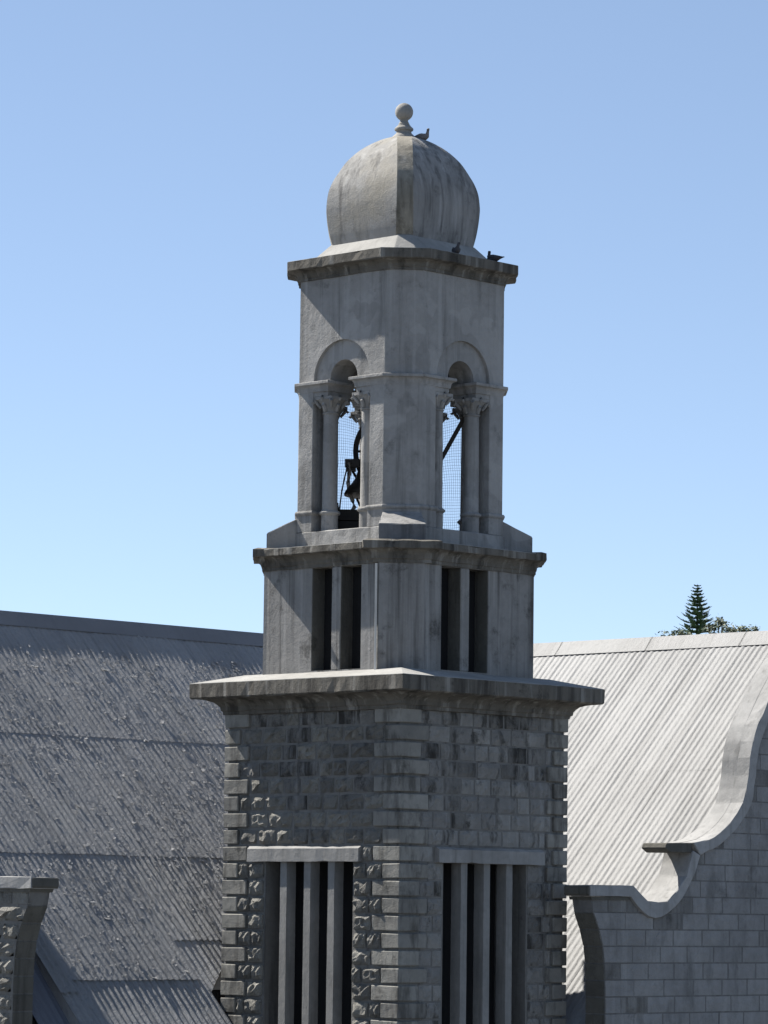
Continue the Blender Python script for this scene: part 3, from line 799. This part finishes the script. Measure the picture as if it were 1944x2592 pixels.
dm = MB(); dm.loft([[(x, y, z) for x, y in octoc(cc, min(.112, .098 + .014 * (9.3 - z) / 1.4))] for cc, z in smooth_prof(dp_, 6)])
dome = part('dome', dm, 'dome', T, smooth=True)
dome.data.set_sharp_from_angle(angle=math.radians(20))
dome.data.materials.append(MAT['dome_strip']); dome.data.materials.append(MAT['dome_worn'])
for pi, p in enumerate(dome.data.polygons):
    nx, ny, nz = p.normal
    h_ = math.hypot(nx, ny)
    if h_ > .02 and min(abs(nx), abs(ny)) / h_ > .5: p.material_index = 1
    elif ny / max(h_, .01) < -.9: p.material_index = 2
fn = MB(); fn.lathe((0, 0), [(.16, 9.30), (.166, 9.325), (.158, 9.342), (.125, 9.372), (.104, 9.392), (.098, 9.412), (.102, 9.424), (.122, 9.434), (.126, 9.448), (.122, 9.462), (.106, 9.474), (.096, 9.486), (.088, 9.488), (.086, 9.500), (.074, 9.508), (.074, 9.522), (.064, 9.530), (.062, 9.544), (.054, 9.552), (.054, 9.568)] +
        [(.12 * math.cos(a), 9.682 + .12 * math.sin(a)) for a in [math.radians(-62 + i * 12.6) for i in range(12)]] + [(.004, 9.802)], 28)
part('finial', fn, 'dome', T, smooth=True)
# bird netting in the openings
rn = random.Random(21)
for f in range(4):
    m = MB(); step = .037
    def P3(y, z, sag=0.0):
        dd = .40 + sag
        return ((-A3 + dd, y, z), (y, -A3 + dd, z), (A3 - dd, y, z), (y, A3 - dd, z))[f]
    if f in (2, 3):
        ph = rn.uniform(0, 6); ys = [-.5 + step * i for i in range(28)]
        wob = lambda y, z: .010 * math.sin(z * 5 + y * 9 + ph) + .006 * math.sin(z * 11 + ph * 2)
        for y in ys:
            m.tube([P3(y + wob(y, z), z, .03 * math.sin(z * 4 + y * 3)) for z in [4.0 + .15 * i for i in range(16)]], .0019, 3)
        for i in range(60):
            z = 4.02 + step * i + rn.uniform(-.004, .004)
            m.tube([P3(y, z + .010 * math.sin(y * 8 + z * 3 + ph) , .03 * math.sin(z * 4 + y * 3)) for y in [-.5 + .1 * k for k in range(11)]], .0018, 3)
        part('bird_net', m, 'net', T)

# ------------------------------------------------------------------ bell and frame inside the belfry
def LD(lat, dep, z): v = _R * lat + _F * dep; return (v.x, v.y, z)
bt = thing('bell', 'dark church bell on an iron stand, half hidden behind the belfry column', 'bell', LD(-.2, 0, 3.99))
bx = LD(-.2, 0, 0)
m = MB(); m.lathe(bx[:2], [(.44, 4.585), (.525, 4.575), (.528, 4.60), (.50, 4.65), (.44, 4.72), (.385, 4.80), (.35, 4.90), (.335, 5.0), (.32, 5.06), (.27, 5.11), (.15, 5.13), (.02, 5.135)], 32)
part('bell_body', m, 'bronze', bt, smooth=True)
m = MB(); N = 40
ring = lambda r, dd: [LD(-.05 + r * math.cos(2 * math.pi * i / N), dd, 5.20 + r * math.sin(2 * math.pi * i / N)) for i in range(N)]
m.loft([ring(.50, .30), ring(.57, .30), ring(.57, .36), ring(.50, .36), ring(.50, .30)], False, False)
for a in range(0, 180, 45):
    c_, s_ = math.cos(math.radians(a)) * .5, math.sin(math.radians(a)) * .5
    m.bar(LD(-.05 - c_, .33, 5.20 - s_), LD(-.05 + c_, .33, 5.20 + s_), .03, .03)
part('bell_wheel', m, 'iron', bt)
m = MB(); m.bar(LD(-.72, 0, 5.0), LD(.30, 0, 5.0), .12, .10); m.bar(LD(-.64, -.02, 4.98), LD(-.64, .2, 4.98), .13, .14); part('headstock', m, 'iron', bt)
m = MB(); m.tube([LD(-.655, -.05, 5.0), LD(-.66, -.05, 4.86), LD(-.675, -.05, 4.74), LD(-.66, -.05, 4.62), LD(-.61, -.05, 4.5), LD(-.585, -.05, 4.42), LD(-.62, -.05, 4.375)], [.036, .032, .028, .026, .028, .03, .02], 8)
part('stand_leg', m, 'strap', bt, smooth=True)
m = MB(); m.bar(LD(-.64, .15, 4.95), LD(-.50, .25, 4.72), .025, .025); m.bar(LD(-.56, .1, 4.55), LD(-.48, .1, 4.38), .03, .03); part('stand_brace', m, 'iron', bt)
m = MB(); m.tube([LD(-.685, -.1, 4.95), LD(-.72, -.1, 4.80), LD(-.755, -.1, 4.62), LD(-.785, -.1, 4.36)], .011, 6); m.tube([LD(-.805, -.1, 4.47), LD(-.80, -.1, 4.36)], [.006, .02], 5); part('pull_rod', m, 'iron', bt)
m = MB()
for a_, b_ in ((4.0, 4.09), (4.105, 4.22), (4.235, 4.375)):
    m.bar(LD(-.92, -.12, (a_ + b_) / 2), LD(-.30, -.12, (a_ + b_) / 2), .1, b_ - a_)
    m.bar(LD(-.92, .3, (a_ + b_) / 2), LD(-.30, .3, (a_ + b_) / 2), .1, b_ - a_)
part('bell_frame', m, 'timber', bt)
m = MB(); m.bar(LD(.95, -.05, 5.83), LD(.30, -.05, 4.62), .042, .055)
tag(part('steel_brace', m, 'iron'), 'dark slanting steel brace behind the column of the right belfry opening', 'brace')

# ------------------------------------------------------------------ pigeons
def pigeon(loc, rotz, sc, mat, label, turn=0.0, up=.55, group='pigeons perched on the tower'):
    t = thing('pigeon', label, 'pigeon', loc, group)
    m = MB(); V = Vector; n = 12
    # spine from tail to beak; the body is one surface
    hd = math.radians(turn)
    neck = V((.085, 0, .115)); head = neck + V((.022 * math.cos(hd), .022 * math.sin(hd), .05 * up + .02))
    bk = head + V((.035 * math.cos(hd), .035 * math.sin(hd), -.006))
    path = [(V((-.185, 0, .075)), .020, .006), (V((-.15, 0, .072)), .026, .010), (V((-.10, 0, .070)), .036, .024), (V((-.05, 0, .068)), .052, .044), (V((0, 0, .066)), .060, .054),
            (V((.045, 0, .072)), .056, .056), (V((.075, 0, .090)), .042, .045), (neck, .027, .028), ((neck + head) / 2, .021, .022), (head, .022, .023), (head + (bk - head) * .55, .014, .015), (head + (bk - head) * .75, .006, .006), (bk, .0015, .0015)]
    rings = []
    for i, (p, rw, rh) in enumerate(path):
        d_ = (path[min(i + 1, len(path) - 1)][0] - path[max(i - 1, 0)][0]).normalized()
        sx = V((0, 0, 1)).cross(d_).normalized(); uz = d_.cross(sx)
        rings.append([(p + sx * rw * math.cos(2 * math.pi * k / n) + uz * rh * math.sin(2 * math.pi * k / n)) * sc for k in range(n)])
    m.loft(rings)
    o = part('body', m, mat, None, smooth=True); o.parent = t; o.location = (0, 0, 0)
    for sgn in (-1, 1):
        wg = MB(); wr = []
        for x, yy, zz, hh in ((.055, .052, .085, .018), (.02, .062, .085, .034), (-.03, .060, .082, .036), (-.08, .046, .080, .026), (-.13, .028, .078, .014), (-.165, .012, .078, .004)):
            wr.append([V((x, sgn * (yy - .010), zz + hh)) * sc, V((x, sgn * (yy + .004), zz)) * sc, V((x, sgn * (yy - .012), zz - hh)) * sc])
        wg.loft(wr); w_ = part('wing', wg, mat, None, smooth=True); w_.parent = t
        lg = MB(); lg.tube([V((.015, sgn * .022, .02)) * sc, V((.02, sgn * .022, -.004)) * sc, V((.045, sgn * .024, -.004)) * sc], .006 * sc, 5)
        l_ = part('leg', lg, 'beak', None); l_.parent = t
    t.rotation_euler = (0, 0, rotz)
    return t
YAW = math.atan2(_R.y, _R.x)
gp = 'pigeons perched on the tower'
q = _R * .245 - _F * .02
pigeon((q.x, q.y, 9.287), YAW - math.radians(25), .84, 'dove', 'pale pigeon standing on the dome beside the finial', -35, 1.0)
pigeon((-.29, -1.23, 7.585), YAW - math.radians(75), .84, 'pigeon', 'dark pigeon upright on the belfry cornice against the dome skirt', 30, .7)
pigeon((.46, -1.20, 7.583), YAW + math.radians(140), .92, 'pigeon', 'dark pigeon with turned head on the right end of the belfry cornice', 150, .7)
q = _R * .56 + _F * .80
pigeon((q.x, q.y, 4.05), YAW + math.radians(188), .9, 'pigeon', 'dark pigeon tail poking out low behind the right belfry opening column', 0, .5)

# ------------------------------------------------------------------ trees beyond the roof
CAM = M.translation
def at(px, py, dist):
    d_ = (_fw + _r * ((px - 972) / 9360) - _u * ((py - 1296) / 9360))
    return CAM + d_ * dist
def norfolk(top, label):
    t = thing('norfolk_pine', label, 'pine tree', (top.x, top.y, GROUND_Z)); rp = random.Random(4)
    m = MB(); hgt = top.z - GROUND_Z
    m.tube([(top.x, top.y, GROUND_Z), (top.x + .05, top.y, GROUND_Z + hgt * .4), (top.x, top.y, top.z - 3), (top.x, top.y, top.z)], [.42, .30, .085, .012], 8)
    part('trunk', m, 'bark', t)
    cr = MB(); z = top.z - .16; k = 0
    while z > GROUND_Z + 8:
        dep = top.z - z; L = .20 + .40 * dep if dep < 3.6 else 1.35 + .16 * (dep - 3.6)
        L = min(L, 3.4); nb = 8 if dep > .5 else 5; ph = rp.uniform(0, 6)
        for b in range(nb):
            an = ph + 2 * math.pi * b / nb + rp.uniform(-.2, .2); ll = L * rp.uniform(.75, 1.12); ns = int(8 + ll * 16)
            dirv = Vector((math.cos(an), math.sin(an), 0)); side = Vector((-dirv.y, dirv.x, 0))
            rise = rp.uniform(.25, .42) if dep < 4 else rp.uniform(.1, .3)
            for i in range(ns):
                f = (i + .3) / ns; p = Vector((top.x, top.y, z)) + dirv * ll * f + Vector((0, 0, ll * rise * (f ** 1.6) - .05 * ll * math.sin(f * 3.1)))
                wdt = (.07 + .17 * min(1, ll)) * (math.sin(math.pi * min(1, f * .9 + .12)) ** .7)
                for sg in (-1, 1):
                    for rep in range(2):
                        a_ = p + Vector((0, 0, rp.uniform(-.02, .02)))
                        tip = p + side * sg * wdt * rp.uniform(.5, 1.1) + dirv * wdt * .5 + Vector((0, 0, rp.uniform(.02, .55) * wdt))
                        e_ = dirv * .034 + Vector((0, 0, .022))
                        cr.add([a_ - e_, a_ + e_, tip + e_ * .5, tip - e_ * .5], [(0, 1, 2, 3)])
        z -= min(.52, .19 + .05 * dep) * rp.uniform(.9, 1.1)
    part('crown', cr, 'pine', t)
norfolk(at(1765, 1478, 250), 'tall layered Norfolk pine rising behind the white roof ridge')

def broad(tops, base, label, seed, R=2.4, leaf=.16, nper=130, rc=.5):
    t = thing('broadleaf_tree', label, 'tree', (base.x, base.y, GROUND_Z), 'leafy trees beyond the ridge'); r = random.Random(seed)
    zt = max(p.z for p in tops); cz = zt - R
    m = MB(); m.tube([(base.x, base.y, GROUND_Z), (base.x + .2, base.y, GROUND_Z + 6), (base.x, base.y, cz)], [.38, .28, .12], 8)
    cl = list(tops)
    for _ in range(26):
        v = Vector((r.gauss(0, 1), r.gauss(0, 1), r.gauss(0, 1))).normalized() * R * r.uniform(.5, .95)
        p = Vector((base.x, base.y, cz - R * .3)) + Vector((v.x, v.y, v.z * .9)); p.z = min(p.z, zt - rc * 1.6)
        cl.append(p)
    for p in cl: m.tube([(base.x, base.y, cz - R * .8), ((base.x + p.x) / 2, (base.y + p.y) / 2, (cz - R * .5 + p.z) / 2), p], [.08, .05, .02], 5)
    part('trunk', m, 'bark', t)
    cr = MB()
    for p in cl:
        rr = rc * r.uniform(.7, 1.2)
        for _ in range(nper):
            v = Vector((r.gauss(0, .45), r.gauss(0, .45), r.gauss(-.45, .4))) * rr
            a = Vector((r.gauss(0, 1), r.gauss(0, 1), r.gauss(0, 1))).normalized(); b = a.orthogonal().normalized()
            s_ = leaf * r.uniform(.5, 1.1); cpt = p + v
            cr.add([cpt - a * s_, cpt + b * s_ * .5, cpt + a * s_, cpt - b * s_ * .5], [(0, 1, 2, 3)])
    part('crown', cr, 'leaf', t)
D1 = 170
broad([at(1818, 1566, D1), at(1828, 1568, D1 + .5), at(1806, 1580, D1), at(1840, 1585, D1 + 1), at(1793, 1585, D1), at(1855, 1590, D1)], at(1822, 1600, D1), 'leafy tree showing its top just right of the Norfolk pine', 31, R=2.0, leaf=.10, nper=110, rc=.30)
broad([at(1870, 1588, D1 + 8), at(1882, 1590, D1 + 8), at(1893, 1592, D1 + 8), at(1912, 1588, D1 + 8)], at(1893, 1606, D1 + 8), 'leafy tree with only tips over the ridge, rightmost of the trees', 32, R=1.8, leaf=.10, nper=100, rc=.26)
broad([at(1680, 1605, D1 + 5), at(1706, 1600, D1 + 5), at(1722, 1597, D1 + 5), at(1740, 1602, D1 + 5)], at(1716, 1622, D1 + 5), 'leafy tree with small tips over the ridge left of the Norfolk pine', 33, R=1.6, leaf=.10, nper=100, rc=.26)
